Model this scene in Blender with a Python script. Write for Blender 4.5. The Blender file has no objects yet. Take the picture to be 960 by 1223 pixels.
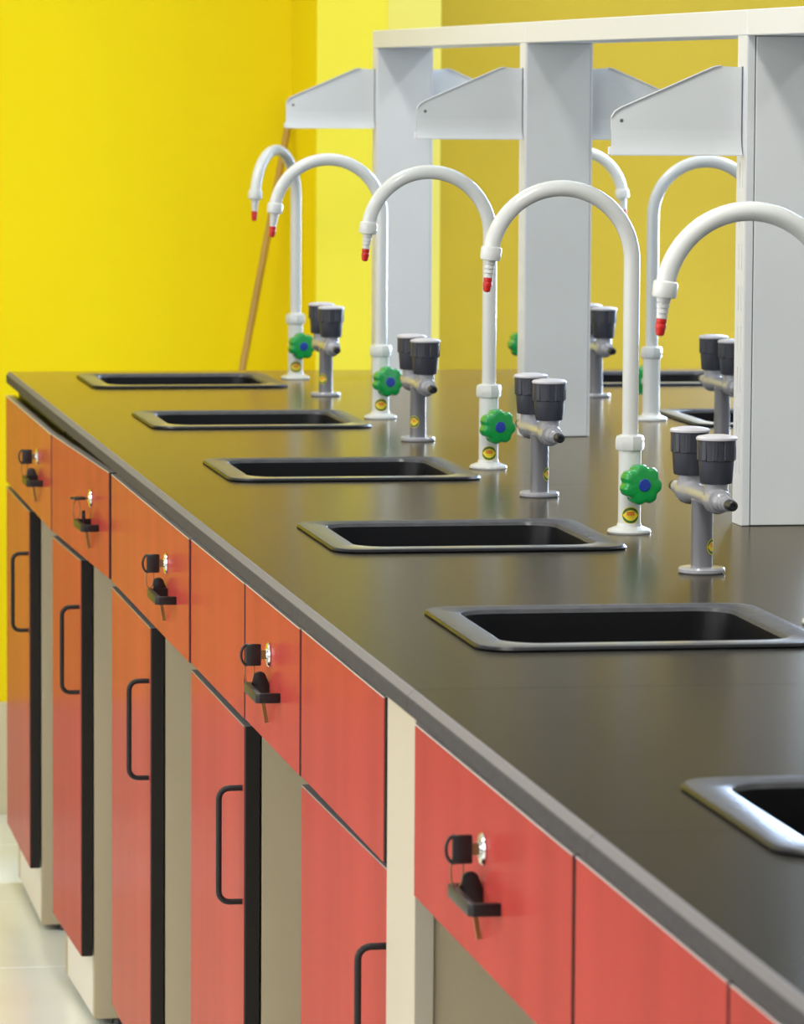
import bpy, bmesh, math, random
from math import sin, cos, pi, radians as R
from mathutils import Vector, Matrix
random.seed(4)
SC = bpy.context.scene
COL = SC.collection

# ------------------------------------------------------------------ camera
CX, CH, YAW, PITCH, ROLL, FPX = -0.6511, 0.5226, 0.1657, -0.0940, 0.0058, 5500.0
ZF = -0.918                       # floor, with the worktop surface at z = 0
YW = 8.94                         # far wall
cam_d = bpy.data.cameras.new('camera')
cam_d.sensor_fit = 'VERTICAL'; cam_d.sensor_height = 24.0; cam_d.sensor_width = 24.0
cam_d.lens = FPX / 1223.0 * 24.0
cam_d.clip_start = 0.05; cam_d.clip_end = 60
cam_d.dof.use_dof = True; cam_d.dof.focus_distance = 5.15; cam_d.dof.aperture_fstop = 13.0
cam = bpy.data.objects.new('camera', cam_d); COL.objects.link(cam)
r0 = Vector((cos(YAW), -sin(YAW), 0))
r1 = Vector((sin(YAW)*cos(PITCH), cos(YAW)*cos(PITCH), sin(PITCH)))
r2 = Vector((-sin(YAW)*sin(PITCH), -cos(YAW)*sin(PITCH), cos(PITCH)))
right = cos(ROLL)*r0 + sin(ROLL)*r2
up = cos(ROLL)*r2 - sin(ROLL)*r0
M = Matrix.Identity(4)
for i in range(3):
    M[i][0], M[i][1], M[i][2] = right[i], up[i], -r1[i]
M[0][3], M[1][3], M[2][3] = CX, 0, CH
cam.matrix_world = M
SC.camera = cam

# ------------------------------------------------------------------ light and exposure
SC.view_settings.view_transform = 'Standard'
SC.view_settings.look = 'None'
SC.view_settings.gamma = 1.0
SC.view_settings.use_curve_mapping = False
SC.view_settings.exposure = -0.72
w = bpy.data.worlds.new('daylight'); SC.world = w; w.use_nodes = True
w.node_tree.nodes['Background'].inputs[0].default_value = (0.75, 0.85, 1, 1)
w.node_tree.nodes['Background'].inputs[1].default_value = 1.2

def area(name, loc, rot, sx, sy, power, color):
    l = bpy.data.lights.new(name, 'AREA'); l.shape = 'RECTANGLE'; l.size = sx; l.size_y = sy
    l.energy = power; l.color = color
    o = bpy.data.objects.new(name, l); COL.objects.link(o); o.location = loc; o.rotation_euler = rot
    return o
ZC = 2.05
# ceiling lamps in rows, daylight at the window openings
for lx in (-2.2, -0.15, 2.1):
    for ly in (0.4, 3.6, 6.9):
        area('ceiling_light', (lx, ly, ZC - 0.07), (0, 0, 0), 0.28, 1.25, (18, 56 if lx == -0.15 else 22, 32)[(0.4, 3.6, 6.9).index(ly)], (1, 0.97, 0.92))
for wy in (0.6, 2.9, 5.2):
    area('window_daylight', (-3.18, wy, 0.8), (0, R(-90), 0), 1.6, 1.8, 47, (1.0, 0.985, 0.96))
area('window_daylight', (2.35, YW - 0.03, 0.75), (R(-90), 0, 0), 1.38, 1.5, 380, (0.52, 0.69, 1.0))

# ------------------------------------------------------------------ materials
def mat(name, col, rough=0.5, metal=0.0, spec=0.5, coat=0.0, coat_rough=0.1, noise=None, bump=None):
    m = bpy.data.materials.new(name); m.use_nodes = True
    nt = m.node_tree; b = nt.nodes['Principled BSDF']
    b.inputs['Base Color'].default_value = (*col, 1)
    b.inputs['Roughness'].default_value = rough
    b.inputs['Metallic'].default_value = metal
    b.inputs['Specular IOR Level'].default_value = spec
    b.inputs['Coat Weight'].default_value = coat
    b.inputs['Coat Roughness'].default_value = coat_rough
    tc = nt.nodes.new('ShaderNodeTexCoord')
    if noise:
        scale, stretch, amount = noise
        mp = nt.nodes.new('ShaderNodeMapping'); mp.inputs['Scale'].default_value = stretch
        n = nt.nodes.new('ShaderNodeTexNoise'); n.inputs['Scale'].default_value = scale; n.inputs['Detail'].default_value = 5
        r = nt.nodes.new('ShaderNodeMapRange')
        r.inputs['From Min'].default_value = 0.3; r.inputs['From Max'].default_value = 0.7
        r.inputs['To Min'].default_value = 1 - amount; r.inputs['To Max'].default_value = 1 + amount
        hs = nt.nodes.new('ShaderNodeHueSaturation'); hs.inputs['Color'].default_value = (*col, 1)
        nt.links.new(tc.outputs['Object'], mp.inputs[0]); nt.links.new(mp.outputs[0], n.inputs['Vector'])
        nt.links.new(n.outputs['Fac'], r.inputs['Value']); nt.links.new(r.outputs[0], hs.inputs['Value'])
        nt.links.new(hs.outputs[0], b.inputs['Base Color'])
    if bump:
        scale, dist = bump
        n2 = nt.nodes.new('ShaderNodeTexNoise'); n2.inputs['Scale'].default_value = scale; n2.inputs['Detail'].default_value = 3
        bp = nt.nodes.new('ShaderNodeBump'); bp.inputs['Distance'].default_value = dist; bp.inputs['Strength'].default_value = 0.6
        nt.links.new(tc.outputs['Object'], n2.inputs['Vector'])
        nt.links.new(n2.outputs['Fac'], bp.inputs['Height']); nt.links.new(bp.outputs[0], b.inputs['Normal'])
    return m
def sheen(m, power, gain, base, rough, tint=(1, 1, 1)):
    """polished sheet whose mirror share rises steeply towards grazing angles"""
    nt = m.node_tree; b = nt.nodes['Principled BSDF']; out = nt.nodes['Material Output']
    b.inputs['Specular IOR Level'].default_value = 0.0; b.inputs['Roughness'].default_value = 0.6
    lw = nt.nodes.new('ShaderNodeLayerWeight'); lw.inputs['Blend'].default_value = 0.5
    p = nt.nodes.new('ShaderNodeMath'); p.operation = 'POWER'; p.inputs[1].default_value = power
    q = nt.nodes.new('ShaderNodeMath'); q.operation = 'MULTIPLY_ADD'; q.use_clamp = True; q.inputs[1].default_value = gain; q.inputs[2].default_value = base
    g = nt.nodes.new('ShaderNodeBsdfGlossy'); g.inputs['Roughness'].default_value = rough; g.inputs['Color'].default_value = (*tint, 1)
    mx = nt.nodes.new('ShaderNodeMixShader')
    nt.links.new(lw.outputs['Facing'], p.inputs[0]); nt.links.new(p.outputs[0], q.inputs[0])
    nt.links.new(q.outputs[0], mx.inputs[0]); nt.links.new(b.outputs[0], mx.inputs[1]); nt.links.new(g.outputs[0], mx.inputs[2])
    nt.links.new(mx.outputs[0], out.inputs[0])
    return m
MT = dict(
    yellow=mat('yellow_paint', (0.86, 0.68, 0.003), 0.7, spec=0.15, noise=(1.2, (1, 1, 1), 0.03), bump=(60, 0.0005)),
    lit_yellow=mat('lit_pillar_yellow', (0.84, 0.72, 0.05), 0.7, spec=0.2),  # yellow with the pillar front's stronger light put into the colour
    pale=mat('pale_yellow', (0.80, 0.70, 0.12), 0.6),
    ochre=mat('shaded_ochre', (0.55, 0.385, 0.036), 0.7, spec=0.2, noise=(3, (1, 1, 1), 0.06), bump=(60, 0.0006)),  # shade beside the window put into a duller wall colour
    plain_wall=mat('taupe_paint', (0.42, 0.40, 0.36), 0.7),
    white_wall=mat('white_paint', (0.78, 0.78, 0.76), 0.7),
    dado=mat('skirting_tile', (0.62, 0.55, 0.38), 0.35),
    tile=mat('floor_tile', (0.80, 0.83, 0.79), 0.22, noise=(4, (1, 1, 1), 0.04)),
    grout=mat('tile_grout', (0.56, 0.56, 0.51), 0.8),
    worktop=mat('black_worktop', (0.020, 0.0195, 0.018), 0.20, spec=0.28, noise=(180, (1, 1, 1), 0.25)),
    worktop_edge=mat('worktop_edge', (0.070, 0.065, 0.068), 0.6, spec=0.05, noise=(120, (1, 1, 1), 0.15)),
    sink=mat('black_sink_plastic', (0.075, 0.075, 0.080), 0.30, spec=0.5, noise=(60, (1, 1, 1), 0.12)),
    basin=mat('dark_basin_plastic', (0.005, 0.005, 0.006), 0.35, spec=0.22),
    shaded_cream=mat('shaded_cream_board', (0.52, 0.43, 0.28), 0.5),  # cream board with the shade of the open bays put into its colour
    red=mat('red_laminate', (0.44, 0.055, 0.044), 0.33, spec=0.3, noise=(9, (1, 1, 0.12), 0.10)),
    band=mat('black_edge_band', (0.011, 0.009, 0.009), 0.35),
    toe=mat('white_kick_board', (0.84, 0.79, 0.73), 0.45),
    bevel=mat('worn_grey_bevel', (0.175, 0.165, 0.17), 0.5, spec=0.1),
    pale_highlight=mat('pale_edge_highlight', (0.60, 0.56, 0.54), 0.4),  # highlight along the drawer tops, put in as colour
    grey_highlight=mat('grey_edge_highlight', (0.22, 0.21, 0.22), 0.35),  # highlight along the door tops, put in as colour
    cream=mat('cream_board', (0.56, 0.49, 0.38), 0.5),
    white_metal=mat('white_powder_coat', (0.71, 0.72, 0.75), 0.4),
    grey_metal=mat('pale_grey_powder_coat', (0.66, 0.68, 0.68), 0.42, noise=(6, (1, 1, 1), 0.025)),
    slot=mat('dark_slot', (0.10, 0.11, 0.12), 0.6),
    faucet=mat('white_faucet_enamel', (0.64, 0.65, 0.62), 0.22, coat=0.3),
    nozzle=mat('grey_white_plastic', (0.62, 0.62, 0.60), 0.3),
    redcap=mat('red_rubber', (0.55, 0.012, 0.008), 0.35),
    green=mat('green_plastic', (0.006, 0.30, 0.055), 0.2, coat=0.4),
    blue=mat('blue_plastic', (0.012, 0.045, 0.32), 0.35),
    turret=mat('grey_enamel', (0.15, 0.15, 0.165), 0.28, coat=0.3),
    turret_light=mat('light_grey_enamel', (0.31, 0.31, 0.33), 0.25, coat=0.4),
    knob=mat('slate_grey_plastic', (0.038, 0.040, 0.053), 0.38),
    knobcap=mat('pale_grey_plastic', (0.52, 0.50, 0.52), 0.4),
    black=mat('black_plastic', (0.012, 0.011, 0.012), 0.38),
    handle=mat('black_handle', (0.018, 0.016, 0.017), 0.40, spec=0.3),
    chrome=mat('chrome', (0.80, 0.80, 0.80), 0.14, metal=1.0),
    brass=mat('key_blade', (0.32, 0.20, 0.08), 0.35, metal=0.8),
    wire=mat('key_ring_wire', (0.22, 0.12, 0.06), 0.35, metal=0.8),
    wood=mat('bamboo_pole', (0.45, 0.27, 0.05), 0.55, noise=(12, (1, 1, 0.2), 0.12)),
)
sheen(MT['worktop'], 18, 2.1, 0.020, 0.20, (1, 0.90, 0.74))
sheen(MT['red'], 14, 0.75, 0.02, 0.22)
sheen(MT['sink'], 12, 0.8, 0.03, 0.24)
def sticker_material():
    m = bpy.data.materials.new('printed_sticker'); m.use_nodes = True
    nt = m.node_tree; b = nt.nodes['Principled BSDF']; b.inputs['Roughness'].default_value = 0.4
    uv = nt.nodes.new('ShaderNodeTexCoord'); sep = nt.nodes.new('ShaderNodeSeparateXYZ'); nt.links.new(uv.outputs['UV'], sep.inputs[0])
    def mth(op, a, c=None):
        n = nt.nodes.new('ShaderNodeMath'); n.operation = op
        for i, v in enumerate((a, c)):
            if v is None: continue
            if isinstance(v, (int, float)): n.inputs[i].default_value = v
            else: nt.links.new(v, n.inputs[i])
        return n.outputs[0]
    x = mth('MULTIPLY', mth('SUBTRACT', sep.outputs[0], 0.5), 2.0)
    y = mth('MULTIPLY', mth('SUBTRACT', sep.outputs[1], 0.5), 2.0)
    x2 = mth('MULTIPLY', x, x); ay = mth('ABSOLUTE', y); ax = mth('ABSOLUTE', x)
    rr = mth('SQRT', mth('ADD', x2, mth('MULTIPLY', y, y)))
    ring = mth('LESS_THAN', rr, 0.91)                                  # green disc inside the yellow rim
    eye = mth('LESS_THAN', ay, mth('MULTIPLY', mth('SUBTRACT', 1.0, mth('DIVIDE', x2, 0.74))  , 0.62))   # pointed eye
    blk = mth('MULTIPLY', mth('LESS_THAN', ax, 0.42), mth('MULTIPLY', mth('GREATER_THAN', y, -0.05), mth('LESS_THAN', y, 0.42)))
    wave = mth('GREATER_THAN', mth('SINE', mth('MULTIPLY', y, 26.0)), 0.2)
    blk = mth('MULTIPLY', blk, mth('ADD', 0.55, mth('MULTIPLY', wave, 0.45)))
    low = mth('MULTIPLY', mth('LESS_THAN', ax, 0.34), mth('MULTIPLY', mth('GREATER_THAN', y, -0.36), mth('LESS_THAN', y, -0.14)))
    low = mth('MULTIPLY', low, mth('MULTIPLY', wave, 0.5))
    def mix(f, a, c):
        n = nt.nodes.new('ShaderNodeMix'); n.data_type = 'RGBA'
        nt.links.new(f, n.inputs[0])
        for i, v in ((6, a), (7, c)):
            if isinstance(v, tuple): n.inputs[i].default_value = (*v, 1)
            else: nt.links.new(v, n.inputs[i])
        return n.outputs[2]
    yel, grn, red = (0.80, 0.62, 0.02), (0.03, 0.11, 0.02), (0.72, 0.10, 0.02)
    c = mix(ring, yel, grn); c = mix(eye, c, yel); c = mix(blk, c, red); c = mix(low, c, (0.35, 0.25, 0.02))
    nt.links.new(c, b.inputs['Base Color'])
    return m
MT['sticker'] = sticker_material()

# ------------------------------------------------------------------ mesh helpers
def new(): return bmesh.new()

def box(bm, x0, x1, y0, y1, z0, z1, bev=0.0, seg=1):
    t = bmesh.new()
    vs = [t.verts.new((x, y, z)) for x in (x0, x1) for y in (y0, y1) for z in (z0, z1)]
    for f in ((0, 1, 3, 2), (4, 6, 7, 5), (0, 4, 5, 1), (2, 3, 7, 6), (0, 2, 6, 4), (1, 5, 7, 3)):
        t.faces.new([vs[i] for i in f])
    if bev: bmesh.ops.bevel(t, geom=t.edges[:], offset=bev, segments=seg, profile=0.5, affect='EDGES')
    join(bm, t)

def join(bm, t, mx=None):
    if mx is not None: t.transform(mx)
    me = bpy.data.meshes.new('tmp'); t.to_mesh(me); t.free(); bm.from_mesh(me); bpy.data.meshes.remove(me)

def frame(d):
    d = Vector(d).normalized()
    a = Vector((0, 0, 1)) if abs(d.z) < 0.95 else Vector((1, 0, 0))
    u = d.cross(a).normalized(); return d, u, d.cross(u)

def rings(bm, loops, cap0=True, cap1=True, closed=False):
    rows = [[bm.verts.new(p) for p in L] for L in loops]
    n = len(rows[0])
    pairs = list(zip(rows, rows[1:])) + ([(rows[-1], rows[0])] if closed else [])
    for a, b in pairs:
        for i in range(n):
            j = (i + 1) % n
            bm.faces.new((a[i], a[j], b[j], b[i]))
    if not closed:
        if cap0: bm.faces.new(rows[0][::-1])
        if cap1: bm.faces.new(rows[-1])

def lathe(bm, prof, origin=(0, 0, 0), axis=(0, 0, 1), seg=24, mod=None):
    """prof: (radius, height along axis)"""
    d, u, v = frame(axis); o = Vector(origin)
    L = []
    for r, h in prof:
        row = []
        for i in range(seg):
            t = 2*pi*i/seg
            rr = r*(mod(t, h) if mod else 1)
            row.append(o + d*h + u*(rr*cos(t)) + v*(rr*sin(t)))
        L.append(row)
    t = bmesh.new(); rings(t, L); join(bm, t)

def tube(bm, path, r, seg=16, caps=True):
    path = [Vector(p) for p in path]
    L = []; prev = None
    for i, p in enumerate(path):
        a = path[max(i-1, 0)]; b = path[min(i+1, len(path)-1)]
        d = (b - a).normalized()
        if prev is None: d, u, v = frame(d)
        else:
            u = (prev - d*prev.dot(d)).normalized(); v = d.cross(u)
        prev = u
        L.append([p + u*(r*cos(2*pi*k/seg)) + v*(r*sin(2*pi*k/seg)) for k in range(seg)])
    t = bmesh.new(); rings(t, L, caps, caps); join(bm, t)

def prism(bm, pts, axis, a, b, bev=0.0):
    """polygon pts (2D) extruded along axis 'x','y' or 'z' from a to b"""
    def P(p, h): return {'x': (h, p[0], p[1]), 'y': (p[0], h, p[1]), 'z': (p[0], p[1], h)}[axis]
    t = bmesh.new()
    A = [t.verts.new(P(p, a)) for p in pts]; B = [t.verts.new(P(p, b)) for p in pts]
    t.faces.new(A); t.faces.new(B[::-1])
    for i in range(len(pts)):
        j = (i+1) % len(pts); t.faces.new((A[i], B[i], B[j], A[j]))
    if bev: bmesh.ops.bevel(t, geom=t.edges[:], offset=bev, segments=2, profile=0.5, affect='EDGES')
    join(bm, t)

def plate(bm, xs, ys, hole, z0, z1, mx=None):
    """slab over the grid xs x ys, leaving out the cells for which hole(i, j) is true"""
    t = bmesh.new(); V = {}
    def vt(i, j, k):
        if (i, j, k) not in V: V[i, j, k] = t.verts.new((xs[i], ys[j], (z0, z1)[k]))
        return V[i, j, k]
    nx, ny = len(xs)-1, len(ys)-1
    solid = lambda i, j: 0 <= i < nx and 0 <= j < ny and not hole(i, j)
    for i in range(nx):
        for j in range(ny):
            if not solid(i, j): continue
            t.faces.new((vt(i, j, 1), vt(i+1, j, 1), vt(i+1, j+1, 1), vt(i, j+1, 1)))
            t.faces.new((vt(i, j, 0), vt(i, j+1, 0), vt(i+1, j+1, 0), vt(i+1, j, 0)))
            for (di, dj, p, q) in ((-1, 0, (i, j+1), (i, j)), (1, 0, (i+1, j), (i+1, j+1)), (0, -1, (i, j), (i+1, j)), (0, 1, (i+1, j+1), (i, j+1))):
                if not solid(i+di, j+dj):
                    t.faces.new((vt(*p, 0), vt(*q, 0), vt(*q, 1), vt(*p, 1)))
    join(bm, t, mx)

def obj(name, bm, m, parent=None, smooth=35, loc=None):
    bmesh.ops.recalc_face_normals(bm, faces=bm.faces[:])
    me = bpy.data.meshes.new(name); bm.to_mesh(me); bm.free()
    me.materials.append(MT[m] if isinstance(m, str) else m)
    if smooth:
        me.polygons.foreach_set('use_smooth', [True]*len(me.polygons))
        me.set_sharp_from_angle(angle=R(smooth))
    o = bpy.data.objects.new(name, me); COL.objects.link(o)
    if parent: o.parent = parent
    if loc: o.location = loc
    return o

def thing(name, label, cat, loc=(0, 0, 0), rz=0.0, group=None):
    o = bpy.data.objects.new(name, None); COL.objects.link(o); o.empty_display_size = 0.05
    o.location = loc; o.rotation_euler = (0, 0, rz)
    o['label'] = label; o['category'] = cat
    if group: o['group'] = group
    return o

def struct(name, bm, m, smooth=0):
    o = obj(name, bm, m, smooth=smooth); o['kind'] = 'structure'; return o

def dup(root, loc, rz, label):
    r = root.copy(); COL.objects.link(r); r.location = loc; r.rotation_euler = (0, 0, rz); r['label'] = label
    for ch in list(root.children):
        c = ch.copy(); COL.objects.link(c); c.parent = r
        for g in list(ch.children):
            d = g.copy(); COL.objects.link(d); d.parent = c
    return r

# ------------------------------------------------------------------ the room
XL, XR, YB = -3.25, 4.2, -2.2
PX0, PX1, PX2, PY = 0.621, 0.757, 0.8585, 8.615       # pillar
bm = new(); box(bm, XL, PX2 - 0.05, YW, YW + 0.2, ZF - 0.1, ZC); struct('wall_back', bm, 'yellow')
# wall on the right of the pillar, with a window opening out of view
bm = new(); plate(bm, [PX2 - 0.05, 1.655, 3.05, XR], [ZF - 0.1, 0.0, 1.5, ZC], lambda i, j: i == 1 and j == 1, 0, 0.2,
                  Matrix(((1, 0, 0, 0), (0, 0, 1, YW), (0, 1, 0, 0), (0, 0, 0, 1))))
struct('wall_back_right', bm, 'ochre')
bm = new(); box(bm, PX0, PX1, PY, YW, ZF, ZC); struct('wall_pillar', bm, 'yellow')
bm = new(); box(bm, PX0 + 0.001, PX1, PY - 0.003, PY - 0.0002, ZF, ZC); struct('pillar_lit_face', bm, 'lit_yellow')  # thin added panel that gives the pillar front its lit tone
bm = new(); box(bm, PX1, PX2, PY - 0.004, YW, ZF, ZC); struct('trim_1', bm, 'pale')  # paler yellow strip right of the pillar front
bm = new(); plate(bm, [YB, -0.3, 1.5, 2.0, 3.8, 4.3, 6.1, YW + 0.2], [ZF - 0.1, 0.0, 1.6, ZC], lambda i, j: i in (1, 3, 5) and j == 1, 0, 0.2,
                  Matrix(((0, 0, -1, XL + 0.0), (1, 0, 0, 0), (0, 1, 0, 0), (0, 0, 0, 1))))
struct('wall_left', bm, 'white_wall')
bm = new(); box(bm, XR, XR + 0.2, YB, YW + 0.2, ZF - 0.1, ZC); struct('wall_right', bm, 'plain_wall')
bm = new(); box(bm, XL - 0.2, XR + 0.2, YB - 0.2, YB, ZF - 0.1, ZC); struct('wall_front', bm, 'plain_wall')
bm = new(); box(bm, XL - 0.2, XR + 0.2, YB - 0.2, YW + 0.2, ZC, ZC + 0.1); struct('ceiling', bm, 'white_wall')
bm = new(); box(bm, XL, PX0, YW - 0.012, YW, ZF, -0.697, 0.002); struct('baseboard_back', bm, 'dado')
wf = bpy.data.objects.new('window_1', None); COL.objects.link(wf); wf['kind'] = 'structure'
for x0, x1, z0, z1 in ((1.655, 1.70, 0, 1.5), (3.005, 3.05, 0, 1.5), (2.33, 2.375, 0.045, 1.455), (1.70, 3.005, 0, 0.045), (1.70, 3.005, 1.455, 1.5)):
    bm = new(); box(bm, x0, x1, YW + 0.08, YW + 0.13, z0, z1, 0.003); obj('frame_bar', bm, 'white_wall', wf, smooth=0)
# floor: grout bed with single tiles on it
fl = new(); box(fl, XL - 0.2, XR + 0.2, YB - 0.2, YW + 0.2, ZF - 0.12, ZF - 0.003); fl = struct('floor', fl, 'grout')
tb = new(); box(tb, -0.2985, 0.2985, -0.2985, 0.2985, -0.012, 0.0, 0.001)
t0 = obj('tile', tb, 'tile', fl, smooth=0)
ty0, tx0 = 7.37 - 0.3, -0.10
first = True
for i in range(-6, 7):
    for j in range(-14, 3):
        x, y = tx0 + 0.6*i, ty0 + 0.6*j
        if not (XL + .3 < x < XR - .25 and YB + .3 < y < YW - 0.25): continue
        o = t0 if first else t0.copy()
        if not first: COL.objects.link(o)
        first = False
        o.location = (x, y, ZF)
# strip of cut tiles along the far wall
yc = ty0 + 0.6*2 + 0.3
while yc + 0.3 > YW: yc -= 0.6
tb = new(); box(tb, -0.2985, 0.2985, yc + 0.002, YW - 0.001, -0.012, 0.0, 0.001); c0 = obj('tile', tb, 'tile', fl, smooth=0)
for i in range(-5, 3):
    o = c0 if i == -5 else c0.copy()
    if i > -5: COL.objects.link(o)
    o.location = (tx0 + 0.6*i, 0, ZF)
# ceiling lamp housings above the view
hb = new(); box(hb, -0.17, 0.17, -0.66, 0.66, -0.06, 0.0, 0.004)
h0 = obj('ceiling_lamp', hb, 'white_wall')
k = 0
for lx, side in ((-2.2, 'window side'), (-0.15, 'bench side'), (2.1, 'far aisle')):
    for ly, pos in ((0.4, 'behind the camera end'), (3.6, 'middle of its row'), (6.9, 'next to the yellow wall')):
        o = h0 if k == 0 else h0.copy()
        if k: COL.objects.link(o)
        k += 1
        o.location = (lx, ly, ZC)
        o['label'] = 'white batten ceiling lamp in the %s row, %s' % (side, pos); o['category'] = 'ceiling lamp'; o['group'] = 'ceiling lamps'

# ------------------------------------------------------------------ worktop (slabs with cut-outs)
XM = 0.687                     # centre line of the island
XEND = 2*XM
YEND = 8.155
SP = 0.9
SY = {k: 5.1525 + (4-k)*SP for k in range(1, 8)}
SY[5] -= -0.02; SY[6] = 3.15 - 0.0
SX0, SX1, SD = 0.1085, 0.4430, 0.168
near_sinks = [1, 2, 3, 4, 5, 6]; far_sinks = [1, 2]
FX0, FX1 = 2*XM - SX1, 2*XM - SX0
FSY = {k: SY[k] - (0.03 if k > 1 else 0.0) for k in far_sinks}
HI = 0.022                     # inset of the cut-out below the rim
wt = thing('island_worktop', 'long black laboratory worktop with pale worn front edge over red cabinets', 'worktop', (0, 0, 0))
cuts = [2.05, 3.105, 3.863, 5.817, 7.672, YEND]
for a, b in zip(cuts, cuts[1:]):
    holes = [(SX0 + HI, SX1 - HI, SY[k] - SD + HI, SY[k] + SD - HI) for k in near_sinks] + \
            [(FX0 + HI, FX1 - HI, FSY[k] - SD + HI, FSY[k] + SD - HI) for k in far_sinks]
    y0, y1 = a + 0.0006, b - 0.0006
    xs = sorted({0.0075, XEND - 0.0075, *[h[0] for h in holes], *[h[1] for h in holes]})
    ys = sorted({y0, y1, *[v for h in holes for v in h[2:4] if y0 < v < y1]})
    def hole(i, j):
        mx_, my_ = (xs[i]+xs[i+1])/2, (ys[j]+ys[j+1])/2
        return any(h[0] < mx_ < h[1] and h[2] < my_ < h[3] for h in holes)
    bm = new(); plate(bm, xs, ys, hole, -0.022, 0.0)
    s = obj('worktop_slab', bm, 'worktop', wt, smooth=0)
    # rounded nosing along both long edges
    for e, sg in ((0.0, 1), (XEND, -1)):
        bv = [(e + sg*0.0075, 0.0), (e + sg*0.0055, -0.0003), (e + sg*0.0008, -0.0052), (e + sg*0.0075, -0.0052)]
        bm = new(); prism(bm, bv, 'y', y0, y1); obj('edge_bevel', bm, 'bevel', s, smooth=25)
        pts = [(e + sg*0.0075, -0.0053), (e + sg*0.0008, -0.0053), (e, -0.0068), (e, -0.019), (e + sg*0.003, -0.022), (e + sg*0.0075, -0.022)]
        bm = new(); prism(bm, pts, 'y', y0, y1); obj('edge_nosing', bm, 'worktop_edge', s, smooth=25)
for y in (2.4, 5.2, 8.1):      # legs that carry the far half
    bm = new(); box(bm, XM + 0.03, XEND - 0.08, y - 0.011, y + 0.011, ZF, -0.022, 0.001); obj('support_panel', bm, 'cream', wt, smooth=0)

# ------------------------------------------------------------------ sinks
def rrect(x0, x1, y0, y1, r, z, n=6):
    P = []
    for cx_, cy_, a in ((x1-r, y1-r, 0), (x0+r, y1-r, 90), (x0+r, y0+r, 180), (x1-r, y0+r, 270)):
        for k in range(n+1):
            t = R(a + 90*k/n); P.append((cx_ + r*cos(t), cy_ + r*sin(t), z))
    return P
def make_sink(label, loc):
    t = thing('drop_in_sink', label, 'sink', loc, 0, 'black sinks set into the worktop')
    X, Y, rw = (SX1-SX0)/2, SD, 0.032
    bm = new()
    L = [rrect(-X+0.0022, X-0.0022, -Y+0.0022, Y-0.0022, 0.032, 0.0042), rrect(-X+0.0032, X-0.0032, -Y+0.0032, Y-0.0032, 0.031, 0.0050),
         rrect(-X+rw-0.005, X-rw+0.005, -Y+rw-0.005, Y-rw+0.005, 0.038, 0.0052), rrect(-X+rw-0.0015, X-rw+0.0015, -Y+rw-0.0015, Y-rw+0.0015, 0.036, 0.0038), rrect(-X+rw, X-rw, -Y+rw, Y-rw, 0.035, 0.0),
         rrect(-X+rw-0.003, X-rw+0.003, -Y+rw-0.003, Y-rw+0.003, 0.036, 0.0012)]
    rings(bm, L, closed=True); rim = obj('rim', bm, 'sink', t, smooth=30)
    bm = new(); rings(bm, [rrect(-X+0.0010, X-0.0010, -Y+0.0010, Y-0.0010, 0.033, 0.0003), rrect(-X, X, -Y, Y, 0.034, 0.0020), rrect(-X+0.0022, X-0.0022, -Y+0.0022, Y-0.0022, 0.032, 0.0041), rrect(-X+0.006, X-0.006, -Y+0.006, Y-0.006, 0.031, 0.0030)], closed=True)
    obj('outer_lip', bm, 'basin', rim, smooth=40)['label'] = 'outer lip with its dark reflection painted in'  # lip coloured black for the dark worktop it mirrors
    bm = new(); i0, o0 = rw, rw - 0.003
    D = -0.150
    L = [rrect(-X+o0, X-o0, -Y+o0, Y-o0, 0.036, 0.0003), rrect(-X+o0+0.012, X-o0-0.012, -Y+o0+0.012, Y-o0-0.012, 0.036, D-0.004),
         ]
    L = [rrect(-X+o0+0.012, X-o0-0.012, -Y+o0+0.012, Y-o0-0.012, 0.036, D-0.004), rrect(-X+o0, X-o0, -Y+o0, Y-o0, 0.036, 0.0001),
         rrect(-X+i0, X-i0, -Y+i0, Y-i0, 0.035, 0.0001), rrect(-X+i0+0.012, X-i0-0.012, -Y+i0+0.012, Y-i0-0.012, 0.034, D+0.015), rrect(-X+i0+0.03, X-i0-0.03, -Y+i0+0.03, Y-i0-0.03, 0.03, D)]
    rings(bm, L); obj('basin', bm, 'basin', t, smooth=40)
    bm = new(); lathe(bm, [(0.022, 0.0005), (0.026, 0.0005), (0.026, 0.003), (0.020, 0.004), (0.018, 0.002), (0.004, 0.002)], (0, 0, D)); obj('drain', bm, 'black', t)
    return t
sl = {1: 'black sink farthest from the camera, beside the turned white faucet at the yellow wall',
      2: 'black sink on the cabinet side, second from the yellow wall',
      3: 'black sink on the cabinet side, third from the yellow wall',
      4: 'black sink in the middle of the picture, fourth from the yellow wall',
      5: 'large near black sink cut by the right picture edge, before the nearest gas tap',
      6: 'nearest black sink, only its corner showing at the lower right edge'}
sk0 = make_sink(sl[1], ((SX0+SX1)/2, SY[1], 0))
for k in near_sinks[1:]: dup(sk0, ((SX0+SX1)/2, SY[k], 0), 0, sl[k])
fsl = {1: 'black sink on the far side of the island against the ochre wall', 2: 'black sink on the far side behind the tall white post and gas tap'}
for k in far_sinks: dup(sk0, ((FX0+FX1)/2, FSY[k], 0), pi, fsl[k])

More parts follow.
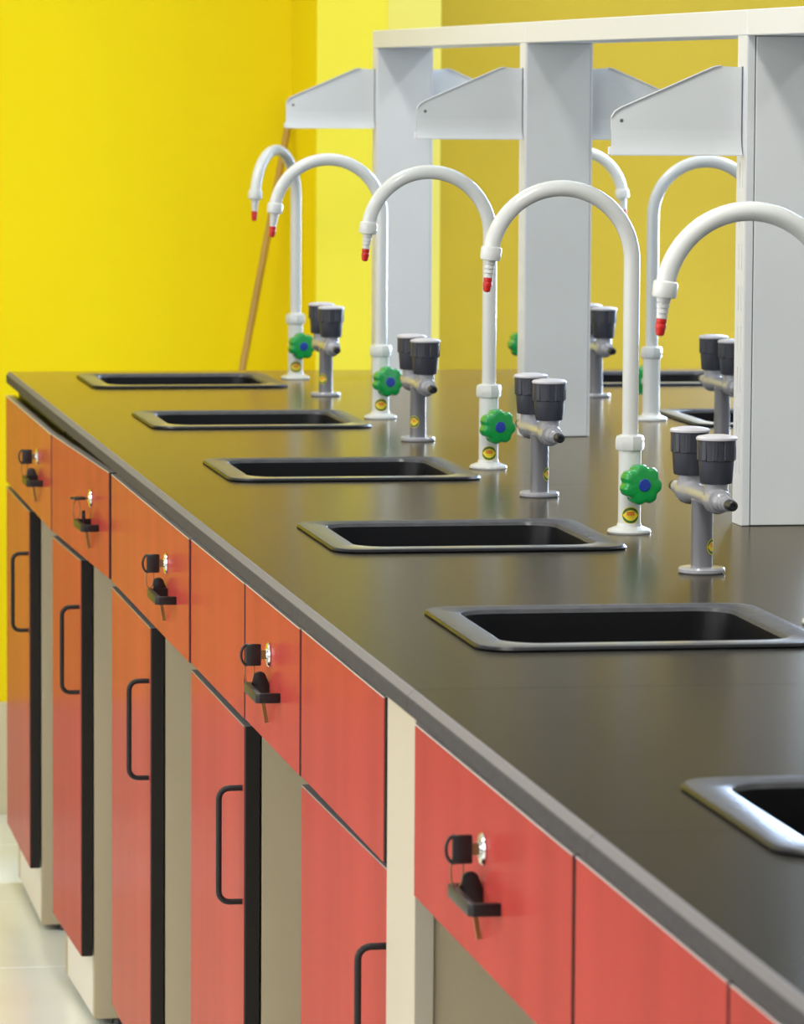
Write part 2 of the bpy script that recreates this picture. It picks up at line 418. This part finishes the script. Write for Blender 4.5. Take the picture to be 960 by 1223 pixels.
# ------------------------------------------------------------------ faucets
def decal(r, zc, az, hw, hz):
    """round sticker bent on a cylinder of radius r; az = direction it faces"""
    t = bmesh.new(); uvl = t.loops.layers.uv.new('UVMap'); n, m = 24, 4
    P = [[None]*n for _ in range(m+1)]; UV = {}
    c = t.verts.new((r*cos(az), r*sin(az), zc)); UV[c] = (0.5, 0.5)
    for i in range(1, m+1):
        for k in range(n):
            a, q = 2*pi*k/n, i/m
            th = az + hw*q*cos(a)/r
            v = t.verts.new((r*cos(th), r*sin(th), zc + hz*q*sin(a))); P[i][k] = v; UV[v] = (0.5 + 0.5*q*cos(a), 0.5 + 0.5*q*sin(a))
    for k in range(n):
        t.faces.new((c, P[1][k], P[1][(k+1) % n]))
        for i in range(1, m): t.faces.new((P[i][k], P[i+1][k], P[i+1][(k+1) % n], P[i][(k+1) % n]))
    for f in t.faces:
        for l in f.loops: l[uvl].uv = UV[l.vert]
    return t

def make_faucet(label, loc, rz):
    t = thing('gooseneck_faucet', label, 'faucet', loc, rz, 'white laboratory faucets')
    bm = new(); lathe(bm, [(0.0245, 0.0), (0.0255, 0.002), (0.0245, 0.0045), (0.018, 0.0072), (0.0145, 0.0085), (0.0135, 0.012)], seg=32); obj('base_flange', bm, 'faucet', t)
    bm = new(); lathe(bm, [(0.0131, 0.006), (0.0131, 0.099)], seg=28); lt = obj('lower_tube', bm, 'faucet', t)
    obj('sticker', decal(0.01345, 0.0215, -pi/2 - 0.08, 0.0112, 0.0100), 'sticker', lt)
    bm = new(); lathe(bm, [(0.0132, 0.0955), (0.0160, 0.0965), (0.0170, 0.0990), (0.0170, 0.1085), (0.0158, 0.1125), (0.0125, 0.1140), (0.0098, 0.1145)], seg=8); obj('hex_nut', bm, 'faucet', t, smooth=25)
    ra, zc, rt = 0.0828, 0.3150, 0.0094
    path = [(0, 0, 0.112), (0, 0, 0.20), (0, 0, zc - 0.015)]
    N = 30; A = R(170)
    for k in range(N+1):
        a = A*k/N; path.append((-ra + ra*cos(a), 0, zc + ra*sin(a)))
    bm = new(); tube(bm, path, rt, 20); obj('gooseneck_tube', bm, 'faucet', t)
    e = Vector(path[-1]); d = Vector((-sin(R(6)), 0, -cos(R(6))))
    bm = new(); lathe(bm, [(0.0098, -0.002), (0.0114, -0.001), (0.0120, 0.0015), (0.0120, 0.0115), (0.0112, 0.0138), (0.0070, 0.0145)], e, d, 24); obj('spout_collar', bm, 'faucet', t)
    pr = [(0.0068, 0.013)]
    for q in range(4):
        h = 0.0150 + 0.0052*q; rr = 0.0067 - 0.0005*q
        pr += [(rr, h), (rr, h + 0.0034), (rr - 0.0013, h + 0.0040), (rr - 0.0013, h + 0.0052)]
    bm = new(); lathe(bm, pr, e, d, 20); hn = obj('hose_nozzle', bm, 'nozzle', t)
    bm = new(); lathe(bm, [(0.0040, 0.0340), (0.0050, 0.0345), (0.0053, 0.0375), (0.0047, 0.0390), (0.0053, 0.0405), (0.0051, 0.0440), (0.0045, 0.0455), (0.0047, 0.0470), (0.0036, 0.0500), (0.0010, 0.0510)], e, d, 18)
    obj('tip_cap', bm, 'redcap', hn)['label'] = 'red rubber tip'
    # valve with fluted wheel
    ph = R(11); ax = Vector((sin(ph), -cos(ph), 0)); o = Vector((0, 0, 0.0590))
    bm = new(); lathe(bm, [(0.0085, 0.008), (0.0085, 0.020), (0.0070, 0.024)], o, ax, 18); obj('valve_stem', bm, 'faucet', t)
    def lobes(tt, h): return 1 - 0.13*(0.5 + 0.5*cos(7*tt + 0.6))**2.2 if h < 0.0445 else 1
    bm = new(); lathe(bm, [(0.0100, 0.0195), (0.0190, 0.0200), (0.0226, 0.0225), (0.0236, 0.0385), (0.0226, 0.0418), (0.0205, 0.0432), (0.0160, 0.0434), (0.0120, 0.0438)], o, ax, 84, lobes)
    kn = obj('wheel_knob', bm, 'green', t, smooth=40); kn['label'] = 'green fluted wheel knob'
    bm = new(); lathe(bm, [(0.0074, 0.0430), (0.0074, 0.0444), (0.0066, 0.0450), (0.0010, 0.0452)], o, ax, 24); obj('knob_cap', bm, 'blue', kn)['label'] = 'round blue cap'
    return t
FL = {4: ('white gooseneck faucet with green knob in the middle of the picture, beside the fourth sink', (0.4825, 5.186, 0), 0),
      1: ('white gooseneck faucet nearest the bright yellow wall, its spout turned towards the viewer', (0.484, 7.92, 0), R(57)),
      2: ('white gooseneck faucet standing before the farthest post, second from the bright yellow wall', (0.4825, 6.985, 0), 0),
      3: ('white gooseneck faucet with its riser seen against ochre wall left of the middle post', (0.4812, 6.07, 0), 0),
      5: ('nearest white gooseneck faucet, arching out of the right picture edge before the near post', (0.4842, 4.290, 0), 0)}
f0 = make_faucet(*FL[4])
for k in (1, 2, 3, 5):
    f = dup(f0, FL[k][1], 0, FL[k][0])
    for c in f.children:       # the swivel spout
        if c.name.split('.')[0] in ('gooseneck_tube', 'spout_collar', 'hose_nozzle'): c.rotation_euler = (0, 0, FL[k][2])
dup(f0, (0.892, 7.90, 0), pi, 'white gooseneck faucet on the far side of island, mostly hidden behind the middle post')
dup(f0, (0.8918, 6.91, 0), pi, 'white gooseneck faucet on the far side of island, spout pointing right, before the ochre wall')

# ------------------------------------------------------------------ double gas taps
def make_turret(label, loc, rz, saz):
    t = thing('gas_tap', label, 'gas tap', loc, rz, 'grey double gas taps')
    bm = new(); lathe(bm, [(0.0235, 0.0), (0.0250, 0.0015), (0.0250, 0.0045), (0.0235, 0.0064), (0.0120, 0.0068)], seg=32); obj('base_flange', bm, 'turret_light', t)
    bm = new(); lathe(bm, [(0.0117, 0.005), (0.0113, 0.070), (0.0120, 0.078), (0.0080, 0.083)], seg=24); po = obj('pole', bm, 'turret', t)
    obj('sticker', decal(0.0120, 0.0285, saz, 0.0082, 0.0088), 'sticker', po)
    zA, D = 0.0826, 0.056
    bm = new()
    lathe(bm, [(0.004, -D-0.019), (0.0125, -D-0.017), (0.0142, -D-0.008), (0.0140, -D+0.004), (0.0112, -D+0.018), (0.0100, -D+0.032), (0.0108, 0), (0.0100, D-0.032), (0.0112, D-0.018), (0.0140, D-0.004), (0.0142, D+0.008), (0.0125, D+0.017), (0.004, D+0.019)], (0, 0, zA), (0, 1, 0), 24)
    obj('manifold', bm, 'turret_light', t)
    fl = lambda tt, h: 1 - (0.022*(0.5 + 0.5*cos(12*tt))**4 if h > 0.028 else 0)
    for s in (-1, 1):
        bm = new(); lathe(bm, [(0.0132, 0.0), (0.0128, 0.0190)], (0, s*D, zA), (0, 0, 1), 24); obj('valve_neck', bm, 'turret_light', t)
        bm = new(); lathe(bm, [(0.0120, 0.0170), (0.0164, 0.0180), (0.0172, 0.0200), (0.0188, 0.0415), (0.0194, 0.0422), (0.0200, 0.0560), (0.0208, 0.0640)], (0, s*D, zA), (0, 0, 1), 48, None)
        kn = obj('tap_knob', bm, 'knob', t, smooth=30)
        bm = new()
        for q in range(10):
            a = 2*pi*q/10
            b2 = bmesh.new(); box(b2, 0.0186, 0.0207, -0.0028, 0.0028, 0.0425, 0.0635, 0.0008); join(bm, b2, Matrix.Translation((0, s*D, zA)) @ Matrix.Rotation(a, 4, 'Z'))
        obj('grip_ribs', bm, 'knob', kn, smooth=0)
        bm = new(); lathe(bm, [(0.0205, 0.0635), (0.0217, 0.0640), (0.0217, 0.0660), (0.0200, 0.0675), (0.0120, 0.0690), (0.0010, 0.0694)], (0, s*D, zA), (0, 0, 1), 36); obj('knob_cap', bm, 'knobcap', kn)['label'] = 'pale grey cap disc'
        bm = new(); lathe(bm, [(0.0098, 0.016), (0.0098, 0.026), (0.0076, 0.028), (0.0076, 0.034), (0.0085, 0.036), (0.0085, 0.040), (0.0066, 0.041), (0.0066, 0.046), (0.0074, 0.048), (0.0074, 0.052), (0.0056, 0.053)], (0, s*D, zA), (0, s, 0), 20)
        nz = obj('hose_nozzle', bm, 'turret_light', t)
        bm = new(); lathe(bm, [(0.0054, 0.051), (0.0058, 0.053), (0.0056, 0.068), (0.0040, 0.0695), (0.0028, 0.0695), (0.0026, 0.066)], (0, s*D, zA), (0, s, 0), 18); obj('nozzle_tip', bm, 'black', nz)['label'] = 'black nozzle tip'
    return t
TL = {4: ('nearest grey double gas tap, large, standing left of the right post', (0.4676, 4.755, 0), R(1.5)),
      3: ('grey double gas tap standing before the middle post, third from the yellow wall', (0.4690, 5.655, 0), R(0.8)),
      2: ('grey double gas tap standing before the farthest post, second from the yellow wall', (0.4660, 6.545, 0), R(0.5)),
      1: ('grey double gas tap nearest the bright yellow wall, beside the turned faucet', (0.4730, 7.49, 0), 0)}
t4 = make_turret(*TL[4], R(-38)); dup(t4, TL[3][1], TL[3][2], TL[3][0])
t2 = make_turret(*TL[2], R(-130)); dup(t2, TL[1][1], TL[1][2], TL[1][0])
dup(t4, (0.914, 7.43, 0), pi + R(1), 'grey double gas tap on the far side, half hidden by the middle post')
dup(t4, (0.906, 6.50, 0), pi + R(1), 'grey double gas tap on the far side, left of the nearest post behind two knobs')

# ------------------------------------------------------------------ reagent rack
PXA, PXB, PD = 0.6311, 0.7279, 0.045
PYS = {1: 7.960, 2: 6.600, 3: 5.250}
BB, BT = 0.5741, 0.6043
rk = thing('reagent_rack', 'white metal rack frame of three posts and a long top rail on the worktop', 'shelf frame', (0.68, 6.6, 0))
def part(name, bm, m, parent, smooth=35):
    root = rk.location
    bm.transform(Matrix.Translation(-Vector(root)))
    return obj(name, bm, m, parent, smooth)
for k, py in PYS.items():
    bm = new()
    if k == 3:
        box(bm, PXA + 0.003, PXB, py + 0.006, py + PD, 0.0005, BB)
        box(bm, PXA + 0.0006, PXA + 0.0100, py, py + 0.006, 0.0005, BB, 0.0006)
    else:
        box(bm, PXA + 0.003, PXB, py + 0.001, py + PD, 0.0005, BB, 0.0008)
    p = part('post', bm, 'grey_metal', rk, smooth=0)
    bm = new(); box(bm, PXA + (0.0112 if k == 3 else 0.0012), PXB - 0.0006, py - 0.0002, py + 0.006, 0.0008, BB - 0.0005, 0.0008); part('cover_panel', bm, 'grey_metal', p, smooth=0)
    # slotted upright on the left face
    zs = [0.0005]; 
    q = 0.06
    while q < BB - 0.05: zs += [q, q + 0.030]; q += 0.048
    zs.append(BB)
    ys = [py + 0.0008, py + 0.013, py + 0.0155, py + 0.027, py + 0.0295, py + PD]
    bm = new(); plate(bm, ys, zs, lambda i, j: i in (1, 3) and j % 2 == 1, 0, 0.0028, Matrix(((0, 0, 1, PXA), (1, 0, 0, 0), (0, 1, 0, 0), (0, 0, 0, 1))))
    part('slotted_upright', bm, 'white_metal', p, smooth=0)
    bm = new(); box(bm, PXB, PXB + 0.0028, py + 0.0008, py + PD, 0.0005, BB); part('slotted_upright', bm, 'white_metal', p, smooth=0)
    bm = new(); box(bm, PXA + 0.0031, PXA + 0.0036, py + 0.012, py + 0.031, 0.05, BB - 0.05); part('slot_backing', bm, 'slot', p, smooth=0)
    # cantilever brackets, one each way
    for s in (-1, 1):
        xw = PXA - 0.0015 if s < 0 else PXB + 0.0035
        L = 0.1555
        yb = py + (0.0185 if s < 0 else 0.020)
        pts = [(0, 0.4362), (0, 0.5370), (0.026, 0.5385), (0.034, 0.5370), (L - 0.011, 0.4890), (L - 0.004, 0.4845), (L, 0.4780), (L, 0.4362)]
        bm = new(); prism(bm, [(xw + s*a, b) for a, b in pts], 'y', yb, yb + 0.0016)
        br = part('shelf_bracket', bm, 'grey_metal', rk, smooth=0)
        bm = new(); pf = [(yb - 0.0002, 0.4640), (yb - 0.0008, 0.4540), (yb - 0.0028, 0.4450), (yb - 0.0065, 0.4375), (yb - 0.0090, 0.4355), (yb - 0.0090, 0.4340), (yb + 0.0014, 0.4340), (yb + 0.0014, 0.4640)]
        prism(bm, pf, 'x', min(xw, xw + s*L), max(xw, xw + s*L)); part('bottom_flange', bm, 'grey_metal', br, smooth=40)
        bm = new()
        for j in range(len(pts) - 3):
            pass
        tp = [(a, b) for a, b in pts[2:7]]
        loop = [(xw + s*a, b + 0.0012) for a, b in tp] + [(xw + s*a, b) for a, b in tp][::-1]
        prism(bm, loop, 'y', yb - 0.0035, yb + 0.0016); part('top_lip', bm, 'white_metal', br, smooth=0)
        bm = new(); box(bm, *sorted((xw + s*(L - 0.004), xw + s*(L + 0.003))), yb - 0.002, yb + 0.0035, 0.4345, 0.4440, 0.0008); part('end_hook', bm, 'white_metal', br, smooth=0)
        bm = new(); lathe(bm, [(0.0006, -0.0006), (0.0022, -0.0006), (0.0022, 0.0004)], (xw + s*(L - 0.0125), yb, 0.4745), (0, 1, 0), 12); part('bolt_hole', bm, 'slot', br)
        bm = new(); box(bm, *sorted((xw, xw - s*0.0020)), yb - 0.001, yb + 0.003, 0.437, 0.538); part('bracket_tongue', bm, 'slot', br, smooth=0)
seg = [2.3, 3.88, PYS[3], PYS[2], PYS[1] + PD]
for a, b in zip(seg, seg[1:]):
    bm = new(); box(bm, PXA - 0.0004, PXB + 0.003, a + 0.0005, b - 0.0005, BB, BT, 0.0012); part('top_rail', bm, 'white_metal', rk, smooth=0)
for y in (3.88,):
    bm = new(); box(bm, PXA, PXB, y, y + PD, 0.0005, BB, 0.0008); part('post', bm, 'grey_metal', rk, smooth=0)

# ------------------------------------------------------------------ base cabinets
ZT, ZB, ZDT, ZDB, ZK = -0.043, -0.197, -0.205, -0.811, -0.908
TH = 0.018
def cabinet(label, xf, yf, xn, yn, fronts, door, group='red base cabinets under the worktop'):
    """far front corner (xf, yf), near front corner (xn, yn); local y runs from 0 (far) to -L (near)
       fronts: list of (y_far, y_near, dx, lock_y, handle_y); door: (y_far, y_near, dx_near) in world y"""
    Ln = math.hypot(xn - xf, yf - yn); a = math.asin((xn - xf)/Ln)
    root = thing('base_cabinet', label, 'cabinet', (xf, yf, ZF), a, group)
    ly = lambda y: (y - yf)/cos(a)*1.0
    Z = lambda z: z - ZF
    keys = []
    for (y0, y1, dx, lk, hd) in fronts:
        s0, s1 = ly(y1) + 0.0008, ly(y0) - 0.0008
        bm = new(); box(bm, dx, dx + 0.0009, s0 + 0.0012, s1 - 0.0012, Z(ZB) + 0.0012, Z(ZT) - 0.0012)
        fr = obj('drawer_front', bm, 'red', root, smooth=0)
        bm = new(); box(bm, dx + 0.0007, dx + TH, s0, s1, Z(ZB), Z(ZT), 0.0011, 2); obj('edge_band', bm, 'band', fr, smooth=0)['label'] = 'black edge banding'
        bm = new(); box(bm, dx - 0.0002, dx + 0.010, s0 + 0.001, s1 - 0.001, Z(ZT) - 0.0009, Z(ZT) + 0.0004); obj('top_highlight', bm, 'pale_highlight', fr, smooth=0)['label'] = 'pale highlight painted along the top edge'  # added strip painting the light caught by the drawer's top edge
        if lk is not None:
            y, z = ly(lk), Z(-0.0985)
            bm = new(); lathe(bm, [(0.0128, 0.0), (0.0134, 0.0010), (0.0120, 0.0028), (0.0070, 0.0034), (0.0066, 0.0044), (0.0010, 0.0044)], (dx, y, z), (-1, 0, 0), 28); obj('lock', bm, 'chrome', fr)['label'] = 'chrome lock barrel'
            keys.append((dx - 0.0044, y, z))
            y = ly(hd); zz = Z(-0.1345); hl = 0.100
            X0, hh = dx - 0.0265, 0.0052
            def U(o, i):  # flat U outline seen from above
                return None
            out = [(dx, y), (X0 + 0.004, y), (X0, y + 0.004), (X0, y + hl - 0.004), (X0 + 0.004, y + hl), (dx, y + hl)]
            inn = [(dx, y + hl - 0.006), (X0 + 0.0075, y + hl - 0.006), (X0 + 0.0055, y + hl - 0.008), (X0 + 0.0055, y + 0.008), (X0 + 0.0075, y + 0.006), (dx, y + 0.006)]
            bm = new(); prism(bm, out + inn, 'z', zz - hh, zz + hh, 0.0009); obj('drawer_handle', bm, 'handle', fr, smooth=40)
    if door:
        y0, y1, dn = door
        s0, s1 = ly(y1), ly(y0) - 0.001
        L = s1 - s0
        bm = new(); box(bm, 0.0, 0.0009, 0.0012 - L, -0.0012, Z(ZDB) + 0.0012, Z(ZDT) - 0.0012)
        d = obj('door', bm, 'red', root, smooth=0); d.location = (0.0005, s1, 0); d.rotation_euler = (0, 0, math.asin(dn/L))
        bm = new(); box(bm, 0.0007, TH, -L, 0, Z(ZDB), Z(ZDT), 0.0014, 2); obj('edge_band', bm, 'band', d, smooth=0)['label'] = 'black edge banding'
        bm = new(); box(bm, -0.0002, TH - 0.001, 0.001 - L, -0.001, Z(ZDT) - 0.0010, Z(ZDT) + 0.0006); obj('top_highlight', bm, 'grey_highlight', d, smooth=0)['label'] = 'grey highlight painted along the top edge'  # added strip painting the light caught by the door's top edge
        hy, X, r, rc = -L + 0.017, -0.0265, 0.0034, 0.012
        z0, z1 = Z(-0.4075), Z(-0.2775)
        path = [(0.001, hy, z0), (X + rc, hy, z0)]
        for q in range(1, 6): path.append((X + rc - rc*sin(R(18*q)), hy, z0 + rc - rc*cos(R(18*q))))
        for q in range(0, 6): path.append((X + rc - rc*cos(R(18*q)), hy, z1 - rc + rc*sin(R(18*q))))
        path.append((0.001, hy, z1))
        bm = new(); tube(bm, path, r, 12); obj('door_handle', bm, 'handle', d)
        xi = TH + 0.003
        # carcass behind the door
        for (yy, s) in ((s0 + 0.001, 1), (s1 + 0.0005, -1)):
            bm = new(); box(bm, xi, 0.52, min(yy, yy + s*TH), max(yy, yy + s*TH), Z(ZK), Z(-0.196), 0.0005); obj('side_panel', bm, 'shaded_cream', root, smooth=0)
        bm = new(); box(bm, xi + 0.001, xi + TH, s0 + TH + 0.002, s1 - TH - 0.001, Z(ZK), Z(ZDB) - 0.002, 0.0005); obj('toe_kick', bm, 'toe', root, smooth=0)
        bm = new(); box(bm, xi + 0.001, 0.5, s0 + TH + 0.002, s1 - TH - 0.001, Z(ZDB), Z(ZDB) + TH); obj('bottom_panel', bm, 'cream', root, smooth=0)
        bm = new(); box(bm, 0.5, 0.518, s0 + TH + 0.002, s1 - TH - 0.001, Z(ZK), Z(-0.196)); obj('back_panel', bm, 'cream', root, smooth=0)
        for (yy, s) in ((s0 + 0.012, 1), (s1 - 0.012, -1)):
            for xx in (0.06, 0.47):
                bm = new(); lathe(bm, [(0.012, 0.0), (0.014, 0.002), (0.010, Z(ZK) + 0.001)], (xx, yy, 0), (0, 0, 1), 12); obj('foot', bm, 'black', root)
    e0, e1 = -Ln + 0.002, -0.002
    bm = new(); box(bm, TH + 0.004, 0.085, e0, e1, Z(-0.1955), Z(-0.0225)); obj('top_rail', bm, 'band', root, smooth=0)  # rail coloured black for the shade in the gap under the worktop
    M2 = Matrix.Translation((xf, yf, ZF)) @ Matrix.Rotation(a, 4, 'Z')
    return root, [M2 @ Vector(k) for k in keys], a

KEYS = []
def cab(*a):
    r, k, ang = cabinet(*a); KEYS.extend([(p, ang) for p in k]); return r
cab('orange red cabinet at the end of the row against the bright yellow wall', 0.0, 8.165, 0.0, 7.270,
    [(8.165, 7.270, 0.0, 7.513, 7.415)], (8.165, 7.686, 0.0))
cab('red cabinet second from the yellow wall, its drawer key turned flat', 0.001, 7.266, 0.0190, 6.555,
    [(7.266, 6.555, 0.0, 6.762, 6.668)], (7.266, 6.894, 0.0))
cab('red cabinet third from the yellow wall, one wide drawer over door and open bay', 0.0198, 6.530, 0.0198, 5.596,
    [(6.530, 5.596, 0.0, 5.838, 5.728)], (6.530, 6.029, 0.0))
cab('red cabinet with a plain panel and a locked drawer side by side, fourth from wall', 0.0218, 5.594, 0.0222, 4.664,
    [(5.594, 5.093, 0.0, None, None), (5.091, 4.664, 0.0008, 4.893, 4.806)], (5.594, 5.095, 0.0))
cab('red cabinet with keyless drawer and door slightly ajar beside the cream strip', 0.0243, 4.662, 0.0243, 4.1305,
    [(4.662, 4.1305, 0.0, None, None)], (4.662, 4.133, 0.0058))
# cream filler post
fp = thing('filler_panel', 'upright cream filler strip between two red drawer fronts', 'panel', (0.0267, 4.05, ZF))
bm = new(); box(bm, 0.0, TH, -0.076, 0.0765, 0.0, -0.0225 - ZF, 0.0008); obj('front_strip', bm, 'cream', fp, smooth=0)
bm = new(); box(bm, TH + 0.0005, 0.50, -0.072, -0.054, 0.0, -0.196 - ZF, 0.0005); obj('side_panel', bm, 'shaded_cream', fp, smooth=0)
cab('nearest red cabinet, large drawer front with lock and a plain front at lower right', 0.0235, 3.960, 0.0235, 2.786,
    [(3.960, 3.2665, 0.0, 3.6247, 3.545), (3.2625, 2.786, 0.001, None, None)], (3.2625, 2.786, 0.0))
cab('red cabinet front cut off by the lower right corner of the picture', 0.0245, 2.7815, 0.0245, 2.10,
    [(2.7815, 2.10, 0.0, None, None)], (2.7815, 2.10, 0.0))

# ------------------------------------------------------------------ keys in the drawer locks
def make_keys(label, loc, rz, flat=False):
    t = thing('key_set', label, 'keys', loc, rz, 'keys hanging in the drawer locks')
    t.scale = (1.14, 1.14, 1.14)
    # key in the lock: stem, square head, bow loop
    turn = Matrix.Rotation(R(88) if flat else 0, 4, 'X')
    bm = new(); b2 = bmesh.new(); box(b2, -0.0045, 0.0, -0.0012, 0.0012, -0.0042, 0.0042, 0.0003); join(bm, b2, turn); obj('key_blade', bm, 'brass', t, smooth=0)
    bm = new(); b2 = bmesh.new(); box(b2, -0.0188, -0.0040, -0.0020, 0.0020, -0.0105, 0.0105, 0.0016, 2)
    tube(b2, [(-0.0170 - 0.0062*sin(R(q)), 0, 0.0098*cos(R(q))) for q in range(0, 181, 15)], 0.0013, 8); join(bm, b2, turn); obj('key_head', bm, 'black', t)
    # ring
    bm = new(); tube(bm, [(-0.0145 + 0.0045*sin(R(q)) - 0.0035*(1 - cos(R(q)))/2*0.3, 0.001 + 0.0015*cos(R(q)), -0.0150 + 0.0130*cos(R(q))) for q in range(0, 361, 20)], 0.0007, 6); obj('key_ring', bm, 'wire', t)
    # hanging spare key resting in the pull handle
    b2 = bmesh.new(); prism(b2, [(-0.0085, -0.023), (-0.0060, 0.0), (-0.0025, 0.0028), (0.0025, 0.0028), (0.0060, 0.0), (0.0085, -0.0125), (0.0080, -0.023)], 'y', -0.0022, 0.0022, 0.0012)
    bm = new(); join(bm, b2, Matrix.Translation((-0.0060, 0.001, -0.0190)) @ (Matrix.Rotation(R(80), 4, 'Z') if flat else Matrix.Identity(4)) @ Matrix.Rotation(R(-10), 4, 'Y')); sk_ = obj('spare_key_head', bm, 'black', t)
    b2 = bmesh.new(); box(b2, -0.0030, 0.0008, -0.0010, 0.0010, -0.046, -0.020, 0.0003)
    bm = new(); join(bm, b2, Matrix.Translation((-0.0055, 0.001, -0.0195)) @ Matrix.Rotation(R(-10), 4, 'Y')); obj('key_blade', bm, 'brass', sk_, smooth=0)
    return t
KL = ['keys in the farthest drawer lock, beside the yellow wall', 'keys turned flat in the second drawer lock from the yellow wall',
      'keys in the lock of the wide third drawer', 'keys in the drawer lock left of the large plain red front', 'keys in the nearest drawer lock, right of the cream strip']
ka = None
for i, (p, ang) in enumerate(KEYS):
    if i == 1: make_keys(KL[i], p, ang, True)
    elif ka is None: ka = make_keys(KL[i], p, ang)
    else: dup(ka, p, ang, KL[i])

# ------------------------------------------------------------------ pole leaning in the corner behind the bench
A0, A1 = Vector((0.294, 8.467, ZF)), Vector((0.6205, 8.9165, 0.4806))
d = (A1 - A0)
pl = thing('leaning_pole', 'thin brown wooden pole leaning on the yellow wall behind the farthest sink', 'pole', A0)
bm = new(); lathe(bm, [(0.0055, 0.006), (0.0072, 0.008), (0.0070, d.length - 0.01), (0.0050, d.length)], (0, 0, 0), d, 14); obj('shaft', bm, 'wood', pl)
